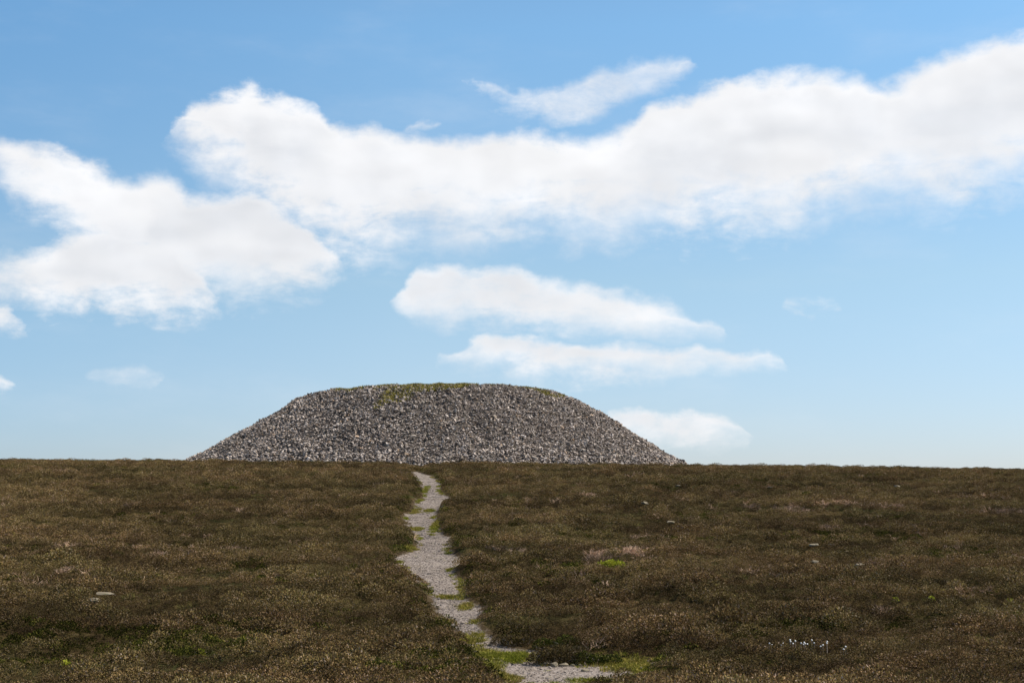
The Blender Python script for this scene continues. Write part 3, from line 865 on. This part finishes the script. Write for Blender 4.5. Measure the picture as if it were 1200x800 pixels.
bush('heather_bush', 665, 779, [(-.62,.05,.28,.34),(-.35,.1,.34,.42),(-.05,.15,.36,.42),(.2,.05,.3,.34),(-.2,.5,.36,.42),(.3,.5,.36,.36),(.0,.9,.34,.36)],
     'wide brown heather bush standing alone where the path forks', 'heather bush', m_heather_l, 1000, group='bushes at the path fork')
bush('bilberry_bush', 684, 779, [(0,0,.30,.30),(.32,.05,.26,.24),(.62,.1,.26,.22)],
     'low dark green bush on the right end of the heather island', 'green bush', m_green_l, 1100, .05, .03, 'bushes at the path fork')
bush('bilberry_bush', 664, 762, [(0,0,.30,.36),(.2,.1,.2,.3)],
     'round dark green bush behind the brown heather island', 'green bush', m_green_l, 1200, .05, .03, 'bushes at the path fork')
bush('heather_bush', 636, 760, [(0,0,.24,.26),(.22,.1,.2,.22)],
     'small dark bush left of the round green bush by the grass', 'heather bush', m_green_l, 1300, .06, .022, 'bushes at the path fork')
bush('heather_bush', 600, 756, [(-.3,.1,.22,.24),(0,0,.24,.26),(.3,.05,.24,.25)],
     'dark heather bush overhanging the right edge where gravel meets green grass', 'heather bush', m_heather_l, 1400)
bush('young_fern', 716, 668, [(-.30,0,.18,.30),(0,.0,.24,.36),(.28,0,.22,.31)],
     'bright lime green fern clump among bleached twigs right of the path', 'fern', m_lime, 1500, .06, .04, dens=3500)
LIM = [(95,682,.09,'bright green sprout in the heather above the pale rock on the left'),(236,726,.07,'small lime sprout above the dark green hollow on the left'),
       (77,780,.08,'lime green sprout in the near left corner below the dark hollow'),(235,766,.07,'lime sprout on the near bank at the lower left'),
       (281,754,.08,'lime sprout right of the dark green hollow'),(1050,703,.06,'tiny lime sprout in the heather right of centre slope'),
       (1092,703,.07,'tiny lime sprout between two others on the right slope'),(1184,706,.08,'lime sprout nearest the right edge of the moor'),(831,734,.08,'lime sprout on the open slope right of the fork')]
for k, (px, py, s_, lb) in enumerate(LIM):
    bush('green_sprout', px, py + 2, [(0,0,s_*1.3,s_*2.2)], lb, 'sprout', m_lime, 1600 + 7 * k, .05, .035, 'lime green sprouts in the heather', 3500)

# ---------------------------------------------------------------- single rocks
def rock(px, py, dims, rz, label, seed, name='rock', tilt=0.1, sink=.25, group=None, lift=0.0, mat=None):
    p = at(px, py)
    bm = hull(seed, dims[0] / 2, dims[1] / 2, dims[2] / 2, n=26)
    bmesh.ops.subdivide_edges(bm, edges=bm.edges, cuts=1, use_grid_fill=True)
    for v in bm.verts:
        v.co *= 1 + .05 * math.sin(v.co.x * 31 + seed) * math.cos(v.co.y * 27 + v.co.z * 23)
    me = bm_mesh(bm, name, mat or m_pale)
    o = bpy.data.objects.new(name, me); COL.objects.link(o)
    o.location = p + Vector((0, 0, dims[2] * (.5 - sink) + lift)); o.rotation_euler = (tilt, tilt * .5, rz)
    return tag(o, label, 'rock', group)
HR = 'pale rocks showing through the heather'
rock(110, 711, (.34, .3, .14), .1, 'flat pale lichened rock, lower slab of the pair on the left slope', 21, sink=.0, lift=.10, group=HR)
rock(122, 704, (.62, .3, .07), .15, 'long pale slab, upper one of the pair on the left slope', 22, sink=.0, lift=.17, group=HR)
BR = 'rocks under the heather island'
rock(640, 780, (.26, .2, .13), .3, 'pale rock at the left foot of the heather island', 31, group=BR)
rock(650, 782, (.18, .16, .17), 1.2, 'upright pale rock second from left under the heather island', 32, group=BR)
rock(661, 781, (.24, .18, .13), .1, 'pale rock under the middle of the heather island', 33, group=BR)
rock(676, 781, (.30, .16, .09), .0, 'low flat rock under the right end of the heather island', 34, group=BR)
rock(686, 787, (.20, .15, .10), .5, 'small brown rock at the path edge right of the heather island', 35, group=BR)
for k, (px, py, w_, lb) in enumerate([
    (74, 579, .5, 'small pale rock high on the far left of the moor'), (786, 618, .55, 'pale rock on the slope right of the path and halfway to the crest'),
    (756, 596, .85, 'flat cream rock in the strip of bleached twigs right of the path'), (657, 621, .4, 'small pale rock nearest the path on its right side'),
    (795, 573, .5, 'pale rock just below the right foot of the cairn'), (954, 646, .6, 'flat pale rock on the right slope, left of a smaller whiter one'),
    (973, 644, .35, 'small whitish rock right of a flat one on the right slope'), (955, 666, .55, 'cream rock below the flat pair on the right slope'),
    (1008, 670, .5, 'reddish cream rock on the middle of the right slope'), (1051, 574, .6, 'pale rock close to the crest on the far right'),
    (999, 732, .40, 'pale flat rock low on the right slope above the cotton grass'), (1143, 779, .14, 'small white rock in the near right corner of the moor'),
    (903, 575, .5, 'grey rock near the crest right of the cairn'), (1166, 643, .4, 'pale rock by the green patch at the right edge')]):
    rock(px, py, (w_ * .75, w_ * .5, w_ * .22), k * .7, lb, 40 + k, sink=.0, lift=.17, group=HR)

# ---------------------------------------------------------------- cotton grass
for k, (px, py) in enumerate([(918,770),(925,768),(932,767),(947,767),(952,770),(957,768),(963,767),(974,769),(990,770),(904,768),(938,771)]):
    root = empty('cotton_grass', at(px + random.uniform(-6, 6), py + random.uniform(-2, 5)), k)
    lb = 'white cotton grass tuft in the cluster low on the right slope'
    tag(root, lb, 'cotton grass', 'white cotton grass tufts')
    for j in range(2):
        dx, dy, h_ = .05 * j, .03 * j, .25 + .03 * ((k + j) % 3)
        bm = bmesh.new()
        bmesh.ops.create_cone(bm, cap_ends=False, segments=5, radius1=.004, radius2=.003, depth=h_, matrix=Matrix.Translation((dx, dy, h_ / 2)))
        link('stem', bm_mesh(bm, 'stem', m_twig), None, root)
        bm = bmesh.new()
        bmesh.ops.create_icosphere(bm, subdivisions=2, radius=.018)
        for v in bm.verts:
            v.co *= 1 + .28 * math.sin(v.co.x * 260 + k) * math.cos(v.co.y * 240 + v.co.z * 210 + j)
            v.co += Vector((dx, dy, h_ + .008))
        link('seed_head', bm_mesh(bm, 'seed_head', m_cotton, True), None, root)
